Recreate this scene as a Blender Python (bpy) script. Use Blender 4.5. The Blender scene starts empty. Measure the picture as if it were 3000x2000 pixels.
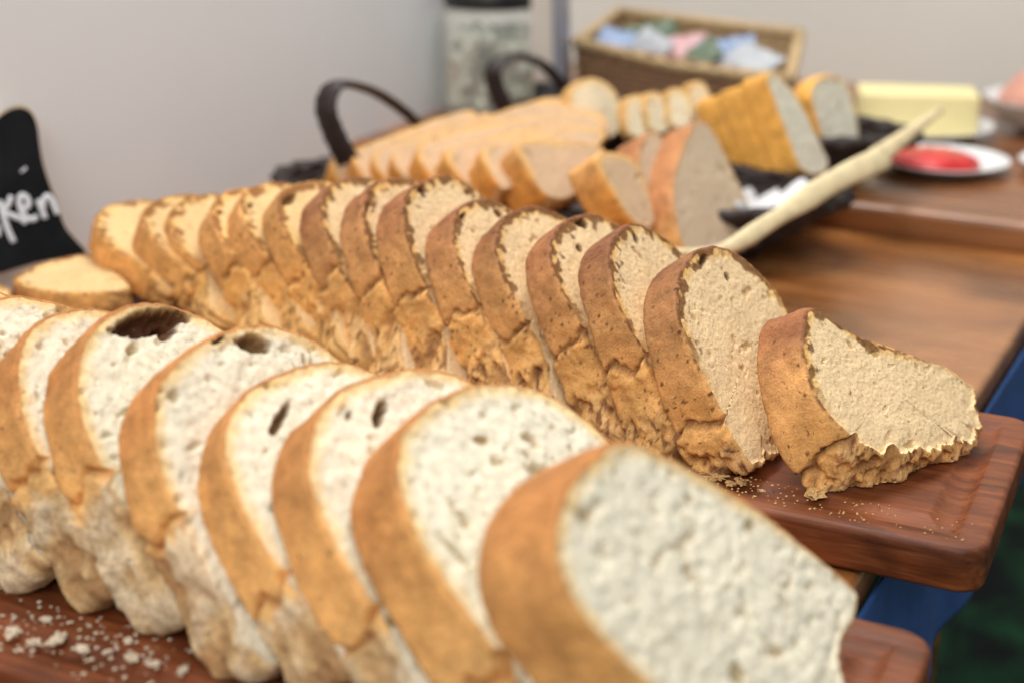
import bpy, bmesh, math, random
import numpy as np
from mathutils import Matrix, Vector, Quaternion

SC = bpy.context.scene
COL = SC.collection
R = math.radians

# ---------------------------------------------------------------- camera, light, exposure
cam_d = bpy.data.cameras.new('camera'); cam = bpy.data.objects.new('camera', cam_d); COL.objects.link(cam)
cam.location = (0, 0, .30); cam.rotation_euler = (R(70), 0, 0)
cam_d.sensor_width = 36; cam_d.lens = 50; cam_d.clip_start = .02; cam_d.clip_end = 60
cam_d.dof.use_dof = True; cam_d.dof.focus_distance = .685; cam_d.dof.aperture_fstop = 4.6
SC.camera = cam
w = bpy.data.worlds.new('World'); SC.world = w; w.use_nodes = True
bg = w.node_tree.nodes['Background']; bg.inputs['Color'].default_value = (.96, .98, 1.0, 1); bg.inputs['Strength'].default_value = .34

def area(name, loc, target, sx, sy, power, col):
    d = bpy.data.lights.new(name, 'AREA'); d.shape = 'RECTANGLE'; d.size = sx; d.size_y = sy; d.energy = power; d.color = col
    o = bpy.data.objects.new(name, d); COL.objects.link(o); o.location = loc
    o.rotation_euler = (Vector(target) - Vector(loc)).to_track_quat('-Z', 'Y').to_euler()
    return o
area('ceiling_light', (-.2, 1.25, 1.7), (0, .8, 0), 1.3, .9, 42, (1, .99, .97))
area('front_fill', (-.25, -.7, 1.25), (0, .8, 0), 1.3, .9, 21, (.98, .99, 1))  # fill added behind the camera to brighten the near crusts, not a window
vs = SC.view_settings; vs.view_transform = 'Standard'; vs.look = 'None'; vs.exposure = 0; vs.gamma = 1

# ---------------------------------------------------------------- noise
def _h(i, j, k, s):
    n = (i * 73856093) ^ (j * 19349663) ^ (k * 83492791) ^ (s * 2654435761)
    n = n & 0xffffffff
    n = ((n ^ (n >> 13)) * 1274126177) & 0xffffffff
    n = (n ^ (n >> 16)) & 0xffffff
    return n / float(0xffffff)
def vn(P, s=0):
    P = np.asarray(P, float); I = np.floor(P).astype(np.int64); f = P - I; f = f * f * (3 - 2 * f); r = 0
    for a in (0, 1):
        for b in (0, 1):
            for c in (0, 1):
                wt = (f[:, 0] if a else 1 - f[:, 0]) * (f[:, 1] if b else 1 - f[:, 1]) * (f[:, 2] if c else 1 - f[:, 2])
                r = r + wt * _h(I[:, 0] + a, I[:, 1] + b, I[:, 2] + c, s)
    return r
def fbm(P, s=0, o=4, g=.5):
    r = 0; a = 1; t = 0
    for i in range(o):
        r = r + a * vn(P * (2.03 ** i), s + i * 17); t += a; a *= g
    return r / t
def worley(P, s=0):
    P = np.asarray(P, float); I = np.floor(P).astype(np.int64); best = np.full(len(P), 9.); cid = np.zeros(len(P))
    for a in (-1, 0, 1):
        for b in (-1, 0, 1):
            for c in (-1, 0, 1):
                J = I + [a, b, c]
                q = np.stack([_h(J[:, 0], J[:, 1], J[:, 2], s + m) for m in (1, 2, 3)], 1) + J
                d = np.linalg.norm(P - q, axis=1); m = d < best
                best = np.where(m, d, best); cid = np.where(m, _h(J[:, 0], J[:, 1], J[:, 2], s + 9), cid)
    return best, cid
def sm(a, b, x):
    t = np.clip((x - a) / (b - a), 0, 1); return t * t * (3 - 2 * t)

# ---------------------------------------------------------------- objects
def tag(o, label=None, cat=None, group=None, kind=None):
    if label: o['label'] = label
    if cat: o['category'] = cat
    if group: o['group'] = group
    if kind: o['kind'] = kind
    return o
def empty(name, M, label, cat, group=None):
    o = bpy.data.objects.new(name, None); COL.objects.link(o); o.matrix_world = M; o.empty_display_size = .01
    return tag(o, label, cat, group)
def mesh(name, V, F, mat, parent=None, col=None, smooth=True):
    me = bpy.data.meshes.new(name)
    V = np.asarray(V, float); F = [list(map(int, f)) for f in F] if not isinstance(F, np.ndarray) else F.tolist()
    me.from_pydata(V.tolist(), [], F)
    me.materials.append(mat)
    if smooth: me.polygons.foreach_set('use_smooth', [True] * len(me.polygons))
    if col is not None:
        at = me.color_attributes.new('Col', 'FLOAT_COLOR', 'POINT')
        c4 = np.ones((len(V), 4)); c4[:, :3] = np.clip(col, 0, 1); at.data.foreach_set('color', c4.ravel())
    me.update()
    o = bpy.data.objects.new(name, me); COL.objects.link(o)
    if parent: o.parent = parent
    return o
def bmobj(name, bm, mat, parent=None, smooth=True, M=None, bevel=None):
    me = bpy.data.meshes.new(name); bm.to_mesh(me); bm.free(); me.materials.append(mat)
    if smooth: me.polygons.foreach_set('use_smooth', [True] * len(me.polygons))
    o = bpy.data.objects.new(name, me); COL.objects.link(o)
    if parent: o.parent = parent
    if M is not None: o.matrix_world = M if parent is None else o.matrix_world
    if bevel:
        b = o.modifiers.new('bevel', 'BEVEL'); b.width = bevel; b.segments = 3; b.limit_method = 'ANGLE'; b.angle_limit = R(40)
    return o

# ---------------------------------------------------------------- materials
class NT:
    def __init__(s, name):
        s.m = bpy.data.materials.new(name); s.m.use_nodes = True; s.t = s.m.node_tree; s.n = s.t.nodes
        s.p = s.n['Principled BSDF']; s.tc = s.n.new('ShaderNodeTexCoord')
    def set(s, **k):
        for a, b in k.items():
            a = a.replace('_', ' ')
            s.p.inputs[a].default_value = b
        return s
    def link(s, a, b): s.t.links.new(a, b)
    def node(s, ty, **k):
        n = s.n.new(ty)
        for a, b in k.items():
            if hasattr(n, a): setattr(n, a, b)
            else: n.inputs[a.replace('_', ' ')].default_value = b
        return n
    def coords(s, scale=(1, 1, 1), rot=(0, 0, 0), rnd=True):
        mp = s.node('ShaderNodeMapping'); mp.inputs['Scale'].default_value = scale; mp.inputs['Rotation'].default_value = rot
        s.link(s.tc.outputs['Object'], mp.inputs['Vector'])
        if rnd:
            oi = s.node('ShaderNodeObjectInfo'); mu = s.node('ShaderNodeMath', operation='MULTIPLY'); mu.inputs[1].default_value = 7.3
            s.link(oi.outputs['Random'], mu.inputs[0]); s.link(mu.outputs[0], mp.inputs['Location'])
        return mp.outputs[0]
    def noise(s, v, scale, detail=4, rough=.55, dist=0):
        n = s.node('ShaderNodeTexNoise'); n.inputs['Scale'].default_value = scale; n.inputs['Detail'].default_value = detail
        n.inputs['Roughness'].default_value = rough; n.inputs['Distortion'].default_value = dist; s.link(v, n.inputs['Vector']); return n.outputs['Fac']
    def voro(s, v, scale, feature='F1'):
        n = s.node('ShaderNodeTexVoronoi'); n.feature = feature; n.inputs['Scale'].default_value = scale; s.link(v, n.inputs['Vector']); return n.outputs['Distance']
    def ramp(s, f, stops):
        n = s.node('ShaderNodeValToRGB'); e = n.color_ramp.elements
        while len(e) < len(stops): e.new(.5)
        for i, (p, c) in enumerate(stops):
            e[i].position = p; e[i].color = (c[0], c[1], c[2], 1) if not isinstance(c, (int, float)) else (c, c, c, 1)
        s.link(f, n.inputs[0]); return n.outputs[0]
    def mix(s, a, b, f, mode='MIX'):
        n = s.node('ShaderNodeMix'); n.data_type = 'RGBA'; n.blend_type = mode
        for x, i in ((f, 0), (a, 6), (b, 7)):
            if isinstance(x, (int, float)): n.inputs[i].default_value = x
            elif isinstance(x, tuple): n.inputs[i].default_value = (*x, 1)
            else: s.link(x, n.inputs[i])
        return n.outputs[2]
    def math(s, op, a, b=0, clamp=False):
        n = s.node('ShaderNodeMath', operation=op); n.use_clamp = clamp
        for x, i in ((a, 0), (b, 1)):
            if isinstance(x, (int, float)): n.inputs[i].default_value = x
            else: s.link(x, n.inputs[i])
        return n.outputs[0]
    def bump(s, h, dist, strength=1, prev=None):
        n = s.node('ShaderNodeBump'); n.inputs['Distance'].default_value = dist; n.inputs['Strength'].default_value = strength
        s.link(h, n.inputs['Height'])
        if prev is not None: s.link(prev, n.inputs['Normal'])
        return n.outputs[0]
    def base(s, c): s.link(c, s.p.inputs['Base Color'])
    def norm(s, c): s.link(c, s.p.inputs['Normal'])

def mat_plain(name, col, rough=.5, metal=0, var=.12, sc=60, bump=.0003):
    t = NT(name); v = t.coords(); n = t.noise(v, sc, 5)
    c = t.ramp(n, [(.3, tuple(x * (1 - var) for x in col)), (.7, tuple(min(1, x * (1 + var)) for x in col))])
    t.base(c); t.set(Roughness=rough, Metallic=metal)
    if bump: t.norm(t.bump(t.noise(v, sc * 6, 4), bump, .6))
    return t.m

def mat_crust():
    t = NT('bread_crust'); v = t.coords()
    a = t.node('ShaderNodeAttribute'); a.attribute_name = 'Col'; c = a.outputs['Color']
    n1 = t.noise(v, 90, 5, .6); n2 = t.noise(v, 900, 4, .6); n3 = t.noise(v, 330, 5, .65, .6)
    c = t.mix(c, t.ramp(n1, [(.3, .72), (.7, 1.22)]), 1.0, 'MULTIPLY')
    c = t.mix(c, t.ramp(n2, [(.3, .78), (.7, 1.2)]), 1.0, 'MULTIPLY')
    sp = t.ramp(n3, [(.33, 1.0), (.375, 0.0)])
    c = t.mix(c, (.10, .035, .012), t.math('MULTIPLY', sp, .75))
    t.base(c); t.set(Roughness=.72, Subsurface_Weight=.04, Specular_IOR_Level=.3)
    t.p.inputs['Subsurface Radius'].default_value = (.003, .0012, .0006); t.p.inputs['Subsurface Scale'].default_value = 1
    b = t.bump(n1, .0016, .6); b = t.bump(n3, .0007, .7, b); b = t.bump(n2, .00035, .8, b); t.norm(b)
    return t.m
def mat_crumb(name, s1=420, dark=(.42, .27, .12), spots=True, lo=.80):
    t = NT(name); v = t.coords()
    a = t.node('ShaderNodeAttribute'); a.attribute_name = 'Col'; c = a.outputs['Color']
    n1 = t.noise(v, s1, 5, .62); n2 = t.noise(v, s1 * 3, 4, .6); vo = t.voro(v, s1 * .8)
    c = t.mix(c, t.ramp(n1, [(.30, lo), (.46, .97), (.7, 1.08)]), 1.0, 'MULTIPLY')
    pit = t.ramp(vo, [(.08, 1.0), (.26, 0.0)])
    c = t.mix(c, dark, t.math('MULTIPLY', pit, t.ramp(t.noise(v, s1 * .35, 2), [(.46, 0.0), (.64, .62)])))
    if spots:
        c = t.mix(c, (.20, .08, .025), t.math('MULTIPLY', t.ramp(t.noise(v, s1 * .9, 3, .5), [(.27, 1.0), (.32, 0.0)]), .8))
    t.base(c); t.set(Roughness=.85, Subsurface_Weight=.12, Specular_IOR_Level=.15)
    t.p.inputs['Subsurface Radius'].default_value = (.004, .0028, .0016); t.p.inputs['Subsurface Scale'].default_value = 1
    b = t.bump(n1, .0012, .65); b = t.bump(vo, .0006, .5, b); b = t.bump(n2, .0005, .8, b); t.norm(b)
    return t.m
def mat_wood(name, c0, c1, c2, rough=.4, rot=0, sc=1., coat=0., soft=1., spec=.5):
    t = NT(name); v = t.coords((sc * 1.0, sc * 14, sc * 14), (0, 0, rot), rnd=False)
    n = t.noise(v, 6, 6, .6, .5); v2 = t.coords((sc * 2, sc * 60, sc * 60), (0, 0, rot), rnd=False); f = t.noise(v2, 12, 4, .6)
    big = t.noise(t.coords((sc, sc * (3 if soft == 1 else 1.4), sc * 3), (0, 0, rot), rnd=False), 5, 3, .5, .8)
    n = n if soft == 1 else t.noise(t.coords((sc, sc * 7, sc * 7), (0, 0, rot), rnd=False), 4, 3, .45, .5); c = t.ramp(n, [(.28, c0), (.5, c1), (.72, c2)])
    c = t.mix(c, t.ramp(big, [(.32, .50), (.68, 1.35)]), 1.0, 'MULTIPLY')
    c = t.mix(c, t.ramp(f, [(.32, .78), (.6, 1.08)]), .7 * soft, 'MULTIPLY')
    t.base(c); t.set(Roughness=rough, Coat_Weight=coat, Coat_Roughness=.25, Specular_IOR_Level=spec)
    rr = t.ramp(n, [(.3, rough * .8), (.7, min(1, rough * 1.25))]); t.link(rr, t.p.inputs['Roughness'])
    t.norm(t.bump(f, .0003, .7))
    return t.m
M_crust = mat_crust()
M_crumb_b = mat_crumb('wholemeal_crumb', 480, (.50, .30, .12))
M_crumb_w = mat_crumb('white_crumb', 260, (.42, .32, .17), False, .74)
M_crumb_g = mat_crumb('grey_crumb', 420, (.34, .24, .15))
M_board = mat_wood('red_board_wood', (.105, .024, .007), (.185, .048, .014), (.27, .085, .026), .46, R(-26), 3, spec=.3)
M_table = mat_wood('table_wood', (.25, .086, .022), (.32, .122, .034), (.38, .16, .050), .25, R(-26), 1.2, .4, soft=.35)
M_table2 = mat_wood('dark_table_wood', (.14, .045, .013), (.22, .08, .024), (.34, .135, .042), .26, R(-26), 1.2, .2, soft=.4)
M_wicker = mat_plain('dark_wicker', (.022, .012, .010), .5, 0, .4, 200)
M_wick2 = mat_plain('tan_wicker', (.27, .15, .075), .65, 0, .3, 150)
M_wick3 = mat_plain('straw_wicker', (.50, .345, .175), .65, 0, .25, 150)
M_paper = mat_plain('white_paper', (.72, .72, .73), .8, 0, .05, 60)
M_wall = mat_plain('white_panel_paint', (.85, .875, .89), .6, 0, .025, 4, .0)
M_wall2 = mat_plain('back_wall_paint', (.72, .70, .63), .7, 0, .04, 2, .0)
M_cer = mat_plain('white_ceramic', (.78, .78, .78), .18, 0, .02, 20, 0)
M_jam = mat_plain('red_jam', (.62, .018, .02), .15, 0, .3, 80, .001)
M_cheese = mat_plain('yellow_butter', (.86, .74, .36), .5, 0, .05, 30)
M_steel_shaded = mat_plain('shaded_steel', (.36, .38, .45), .35, .3, .06, 20, 0)  # darker facet of the steel post, its shade put into the colour
M_steel_lit = mat_plain('steel', (.72, .68, .60), .4, .1, .06, 20, 0)  # paler copy of the post's steel, with the light put into the colour
M_black = mat_plain('black_plastic', (.012, .012, .012), .4, 0, .2, 50, 0)
M_slate = mat_plain('chalkboard_paint', (.007, .008, .009), .75, 0, .5, 45); M_slate.node_tree.nodes['Principled BSDF'].inputs['Specular IOR Level'].default_value = .15
M_pale = mat_plain('pale_plywood', (.62, .46, .28), .6, 0, .1, 60)
M_chalk = mat_plain('white_chalk', (.72, .74, .76), .9, 0, .2, 500)
M_bamboo = mat_plain('bamboo', (.80, .65, .38), .5, 0, .16, 90)
M_cloth = mat_plain('blue_cloth', (.018, .075, .24), .8, 0, .25, 30)
M_pink = mat_plain('pink_ham', (.62, .30, .22), .45, 0, .2, 60)
M_blue = mat_plain('blue_packet', (.25, .33, .50), .5, 0, .3, 60)
M_pinkp = mat_plain('pink_packet', (.62, .36, .36), .5, 0, .2, 60)
M_greyp = mat_plain('grey_packet', (.42, .43, .45), .5, 0, .2, 60)
M_green = mat_plain('green_packet', (.12, .16, .10), .5, 0, .3, 60)
# ---------------------------------------------------------------- bread
A0 = R(26)                       # heading of the boards and of the rows of bread
def frame(x, y, z, yaw, lean):
    a = A0 + yaw; u = Vector((math.sin(a), math.cos(a), 0)); wv = Vector((math.cos(a), -math.sin(a), 0)); k = Vector((0, 0, 1))
    v = math.cos(lean) * k - math.sin(lean) * wv; n = math.cos(lean) * wv + math.sin(lean) * k
    return Matrix(((u.x, v.x, n.x, x), (u.y, v.y, n.y, y), (u.z, v.z, n.z, z), (0, 0, 0, 1)))
def loaf_profile(W, Hh, roll, a, v0=.42, b=.93):
    th = np.linspace(0, np.pi, 160); c = np.cos(th); s = np.sin(th)
    u = -W / 2 * np.sign(c) * np.abs(c) ** a; v = v0 * Hh + (1 - v0) * Hh * s ** a
    k = np.linspace(0, 1, 40)[1:]; rr = W / 2 * (1 - (1 - b) * k ** 2); vr = v0 * Hh * (1 - k)
    u = np.concatenate([-rr[::-1], u, rr]); v = np.concatenate([vr[::-1], v, vr])
    cr, sr = math.cos(roll), math.sin(roll); u, v = u * cr + v * sr, -u * sr + v * cr
    return np.stack([u, v - v.min()], 1)
def resample(P, N, smooth=2):
    P = np.asarray(P, float)
    for _ in range(smooth):
        Q = np.roll(P, -1, 0); P = np.stack([.75 * P + .25 * Q, .25 * P + .75 * Q], 1).reshape(-1, 2)
    A = .5 * np.sum(P[:, 0] * np.roll(P[:, 1], -1) - P[:, 1] * np.roll(P[:, 0], -1))
    if A > 0: P = P[::-1]        # clockwise
    L = np.linalg.norm(np.roll(P, -1, 0) - P, axis=1); s = np.concatenate([[0], np.cumsum(L)]); X = np.vstack([P, P[:1]])
    t = np.linspace(0, s[-1], N, endpoint=False)
    return np.stack([np.interp(t, s, X[:, 0]), np.interp(t, s, X[:, 1])], 1)
STY = {
 'brown': dict(top=(.31, .118, .046), mid=(.76, .385, .13), low=(.82, .43, .135), torn=(.78, .42, .135), crumb=(.88, .64, .36), edge=(.84, .47, .13), rim=(.15, .05, .016), mat=M_crumb_b),
 'gold':  dict(top=(.50, .23, .08), mid=(.78, .385, .115), low=(.82, .42, .12), torn=(.80, .44, .14), crumb=(.86, .58, .28), edge=(.86, .52, .16), rim=(.24, .08, .022), mat=M_crumb_b),
 'white': dict(top=(.50, .20, .055), mid=(.86, .45, .145), low=(.86, .50, .18), torn=(.68, .46, .22), crumb=(.84, .76, .58), edge=(.86, .58, .24), rim=(.48, .19, .05), mat=M_crumb_w),
 'grey':  dict(top=(.50, .21, .085), mid=(.60, .27, .11), low=(.80, .42, .12), torn=(.62, .40, .2), crumb=(.60, .46, .32), edge=(.60, .44, .26), rim=(.52, .27, .10), mat=M_crumb_g),
 'pale':  dict(top=(.74, .38, .13), mid=(.80, .35, .075), low=(.72, .28, .05), torn=(.78, .5, .24), crumb=(.66, .45, .28), edge=(.84, .52, .2), rim=(.76, .42, .14), mat=M_crumb_g),
 'toast': dict(top=(.90, .46, .10), mid=(.90, .45, .09), low=(.88, .46, .09), torn=(.8, .5, .2), crumb=(.74, .69, .55), edge=(.70, .60, .40), rim=(.88, .44, .09), mat=M_crumb_w),
 'bag':   dict(top=(.78, .44, .15), mid=(.84, .54, .22), low=(.84, .54, .2), torn=(.7, .5, .3), crumb=(.84, .73, .52), edge=(.88, .66, .34), rim=(.80, .50, .18), mat=M_crumb_w),
}
def lerp(a, b, t): a = np.asarray(a); b = np.asarray(b); return a[None] * (1 - t[:, None]) + b[None] * t[:, None] if a.ndim == 1 and b.ndim == 1 else a * (1 - t[:, None]) + b * t[:, None]
def mixc(A, b, t): return A * (1 - t[:, None]) + np.asarray(b)[None] * t[:, None]

def bread_slice(label, group, style, M, prof, t, seed, N=340, K=18, MR=44, hc=.34, hb=.13, block=.0035, torn=.006, flare=0., foot=0., ext=0., pits=(), gold=0., voids=1., cat='bread slice', name='bread_slice'):
    rng = np.random.default_rng(seed); kb = 1 + rng.uniform(-.09, .07); kd = 1 + rng.uniform(-.22, .22); S = dict(STY[style])      # every slice bakes a little differently
    for q_ in ('mid', 'low', 'torn', 'edge'): S[q_] = tuple(x * kb for x in S[q_])
    S['top'] = tuple(x * kd for x in S['top']); S['crumb'] = tuple(x * (1 + (kb - 1) * .35) for x in S['crumb'])
    P = resample(prof, N); C = P.mean(0); Hh = P[:, 1].max()
    Tn = np.roll(P, -2, 0) - np.roll(P, 2, 0); Tn /= np.linalg.norm(Tn, axis=1)[:, None] + 1e-9
    nr = np.stack([-Tn[:, 1], Tn[:, 0]], 1)                 # outward for a clockwise loop
    h = P[:, 1] / Hh; near = sm(.2, -.2, (P[:, 0] - C[0]) / (np.ptp(P[:, 0]) / 2))
    off = np.array([seed * 3.17, seed * 1.31, seed * .77])
    jj = np.arange(K + 1); wj = jj / K
    I, J = np.meshgrid(np.arange(N), jj); I = I.ravel(); J = J.ravel(); Wt = wj[J]
    P0 = np.stack([P[I, 0], P[I, 1], Wt * t - (1 - Wt) * ext * sm(.75, .25, h[I]) ], 1); n2 = nr[I]; hh = h[I]; ne = near[I]
    jag = (fbm(np.stack([Wt * 3 + seed, hh * 6, ne * 0], 1) , seed + 5, 3) - .5) * .16
    hcc = hc + jag; hbb = hb + (fbm(np.stack([Wt * 5, hh * 2, seed + ne * 0], 1), seed + 7, 3) - .5) * .14
    T = sm(hcc + .012, hcc - .012, hh)
    tornm = np.maximum(sm(hbb + .03, hbb - .03, hh), T * sm(.9, .3, ne) * .7)
    d = (fbm((P0 + off) * 55, seed, 3) - .5) * .0034 + (fbm((P0 + off) * 260, seed + 3, 3) - .5) * .0011 * (1 - T)
    if hc > 0:
        crack = np.exp(-((hh - hcc) / .014) ** 2) * ne
        d -= .0042 * crack
        bl = T * (1 - tornm) * ne
        d += block * bl * (.75 + .5 * np.sin(np.pi * Wt) ** .5) + bl * (fbm((P0 + off) * 190, seed + 11, 4) - .5) * .0040
        fq = 62 if style == 'white' else 100; r1 = fbm((P0 + off) * fq, seed + 21, 5, .5); w1, _ = worley((P0 + off) * (70 if style == 'white' else 120), seed + 2)
        d += tornm * ((r1 - .5) * torn * 1.9 + (.5 - w1) * torn * .5 + torn * .12)
    else:
        hf = np.full(len(hh), .5); crack = np.zeros(len(hh)); bl = crack; r1 = crack; w1 = crack + .5
    d += flare * (1 - Wt) * (.35 + .65 * sm(.6, .1, hh)) * np.maximum(ne, sm(.3, .05, hh))
    d += foot * sm(.34, .0, hh) * ne; hf = fbm((P0 + off) * 340, seed + 25, 4, .6); d += (tornm * .0056 + bl * .0018) * (hf - .5) * (1 if style != 'white' else .5)
    edge = np.minimum(Wt, 1 - Wt) * t
    d -= .0009 * np.exp(-(edge / .0009))
    ez = (fbm((P0 + off) * 300, seed + 31, 3) - .5) * .0022 * (.35 + .35 * tornm)
    B = np.stack([P0[:, 0] + n2[:, 0] * d, P0[:, 1] + n2[:, 1] * d, P0[:, 2] + np.where((J == K) | (J == 0), ez, 0)], 1)
    kz = np.array(M.row[2][:3]); wz = B @ kz + M.row[2][3]; low = np.clip(.0004 - wz, 0, None); B = B + low[:, None] * kz[None]      # the base rests on the board
    # colours of the baked side
    k = np.clip(hh, 0, 1); br = np.clip(sm(.45, 1.02, k) + (fbm((P0 + off) * 35, seed + 41, 3) - .5) * .5, 0, 1)
    c = lerp(S['mid'], S['top'], br * (1 - gold)); c = mixc(c, S['low'], sm(.55, .25, k) * .75)
    c = mixc(c, S['low'], bl * .9)
    tc = mixc(np.repeat(np.asarray(S['torn'])[None], len(k), 0), S['crumb'], sm(.48, .65, r1) * (.40 if style == 'white' else .25))
    tc = mixc(tc, np.asarray(S['top']) * .62, np.maximum(sm(.49, .36, r1) * .6, sm(.46, .35, hf) * (.9 if style != 'white' else .35)))  # browned hollows, with the shade of the crevices painted into the colour
    c = c * (1 - tornm[:, None]) + tc * tornm[:, None]
    c = mixc(c, S['rim'], np.clip(crack * 1.1, 0, 1) * .75)
    # dark specks scattered on the crust
    wsp, wid = worley((P0 + off) * 270, seed + 8)
    spk = sm(.33, .17, wsp + (fbm((P0 + off) * 500, seed + 14, 2) - .5) * .35) * (wid > .52 + .5 * fbm((P0 + off) * 60, seed + 15, 2)) * (1 - tornm)
    if style in ('brown', 'gold'): c = mixc(c, (.10, .032, .012), spk * .9)
    nb = len(B)
    idx = (J * N + I).reshape(K + 1, N); nx = np.roll(idx, -1, 1)
    F = np.stack([idx[:-1], nx[:-1], nx[1:], idx[1:]], -1).reshape(-1, 4)
    # crust lip on both cut faces
    def lip(row, depth, zz, sgn):
        out = []
        Q = B[row]
        dc = C[None] - Q[:, :2]; L = np.linalg.norm(dc, axis=1)[:, None]; dc = dc / L
        nn = fbm(np.concatenate([(Q + off)[:, :3] * 420], 1), seed + 51 + sgn, 3)
        dd = depth * (.55 + 1.0 * nn)
        return np.concatenate([Q[:, :2] + dc * dd[:, None], (Q[:, 2] + zz * (.6 + .8 * nn))[:, None]], 1)
    f0 = idx[K]; b0 = idx[0]
    L1 = lip(f0, .0012, .0002, 0); Lb = lip(b0, .0016, -.0001, 1)
    V = np.vstack([B, L1, Lb]); i1 = nb + np.arange(N); i2 = nb + N + np.arange(N)
    F = np.vstack([F, np.stack([f0, np.roll(f0, -1), np.roll(i1, -1), i1], -1), np.stack([np.roll(b0, -1), b0, i2, np.roll(i2, -1)], -1)])
    hN = h; rimn = fbm((L1 + off) * 330, seed + 61, 3)
    rc = mixc(c[f0], S['rim'], sm(.38, .6, rimn) * np.clip(sm(.15, .5, hN) * 1.0, 0, 1) * (.85 if style != 'white' else .5))
    cc = np.vstack([c, rc, c[b0]])
    cc[f0] = rc
    root = empty(name, M, label, cat, group)
    mesh('crust', V, F, M_crust, root, cc)
    # crumb faces
    rho = 1 - (np.arange(MR + 1) / MR) ** 1.25
    rho = np.linspace(1, 0, MR + 1)[:-1] ** .92
    Cf = np.array([C[0], C[1], t])
    ring = []; 
    for q in rho:
        X = Cf[None] + (L1 - Cf[None]) * q; X[:, 2] = t + (L1[:, 2] - t) * q ** 40; ring.append(X)
    G = np.vstack(ring + [Cf[None]])
    rr = np.concatenate([np.repeat(rho, N), [0]]); Le = np.tile(np.linalg.norm(L1[:, :2] - C[None], axis=1), len(rho)); Le = np.concatenate([Le, [.05]])
    de = (1 - rr) * Le; ins = sm(0, .0015, de)
    Q = G + off; q2 = Q.copy(); q2[:, 2] = seed * 2.2
    vs_ = 135 if style in ('white', 'toast', 'bag') else 230
    
    n3 = fbm(q2 * 330, seed + 80, 4, .6)
    wh = style == 'white'; pit = sm(.27 if wh else .24, .17, fbm(q2 * (200 if wh else 240), seed + 71, 2)); pit2 = sm(.30 if wh else .27, .22, fbm(q2 * (85 if wh else 130) + 9, seed + 72, 3)); pit = pit if wh else pit * .7
    amp = (.0011 if style in ('white',) else .0006) * voids
    n3d = fbm(q2 * 250 + 3, seed + 81, 2); dz = -(pit * amp + pit2 * amp * 1.8) + (n3d - .5) * (.0015 if style == 'white' else .0007)
    col = np.repeat(np.asarray(S['crumb'])[None], len(G), 0)
    hG = np.concatenate([np.tile(h, len(rho)), [.5]])
    ew = np.clip(sm(.0075, .0, de + (n3 - .5) * .006), 0, 1) * (.10 + .90 * sm(.2, .7, hG)); col = mixc(col, S['edge'], ew * .9)
    if style in ('brown', 'gold'):
        n4 = fbm(q2 * 190, seed + 83, 3); ew2 = sm(.0036, .0012, de + (n4 - .52) * .022 + (n3 - .5) * .006) * sm(.35, .70, hG); col = mixc(col, S['rim'], ew2 * .85)
    col = mixc(col, np.asarray(S['crumb']) * np.array([.62, .50, .33]), np.clip(pit * .35 + pit2 * .75, 0, 1) * min(1, voids) * (1 if style == 'white' else .6))
    col *= (.90 + .22 * fbm(q2 * 60, seed + 90, 3))[:, None]
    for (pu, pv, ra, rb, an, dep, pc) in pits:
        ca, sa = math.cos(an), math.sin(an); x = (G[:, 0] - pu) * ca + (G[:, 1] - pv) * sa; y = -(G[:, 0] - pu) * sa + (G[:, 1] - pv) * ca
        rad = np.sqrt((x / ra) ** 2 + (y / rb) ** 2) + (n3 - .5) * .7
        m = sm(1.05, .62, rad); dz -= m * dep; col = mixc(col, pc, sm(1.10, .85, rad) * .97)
    tz = sm(hc + .05, hc - .1, hG) * sm(.012, 0, de) if hc > 0 else 0 * hG
    dz = dz * ins - tz * (fbm(Q * 150, seed + 99, 4)) * .002 * ins
    G[:, 2] += dz
    wz = G @ kz + M.row[2][3]; G = G + np.clip(.0004 - wz, 0, None)[:, None] * kz[None]
    id3 = np.arange(len(rho) * N).reshape(len(rho), N); nx = np.roll(id3, -1, 1)
    Fq = np.stack([id3[:-1], nx[:-1], nx[1:], id3[1:]], -1).reshape(-1, 4).tolist()
    cen = len(G) - 1; Fq += [[int(a), int(b), cen] for a, b in zip(id3[-1], nx[-1])]
    # back face
    Cb = np.array([C[0], C[1], 0]); nbk = len(G); rb_ = [1, .85, .6, .3]
    Gb = np.vstack([Cb[None] + (Lb - Cb[None]) * q * np.array([1, 1, 1]) for q in rb_] + [Cb[None]])
    id4 = nbk + np.arange(4 * N).reshape(4, N); nx = np.roll(id4, -1, 1)
    Fq += np.stack([nx[:-1], id4[:-1], id4[1:], nx[1:]], -1).reshape(-1, 4).tolist()
    cb = nbk + len(Gb) - 1; Fq += [[int(b), int(a), cb] for a, b in zip(id4[-1], nx[-1])]
    mesh('crumb', np.vstack([G, Gb]), Fq, S['mat'], root, np.vstack([col, np.repeat(np.asarray(S['crumb'])[None], len(Gb), 0)]))
    return root
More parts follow.
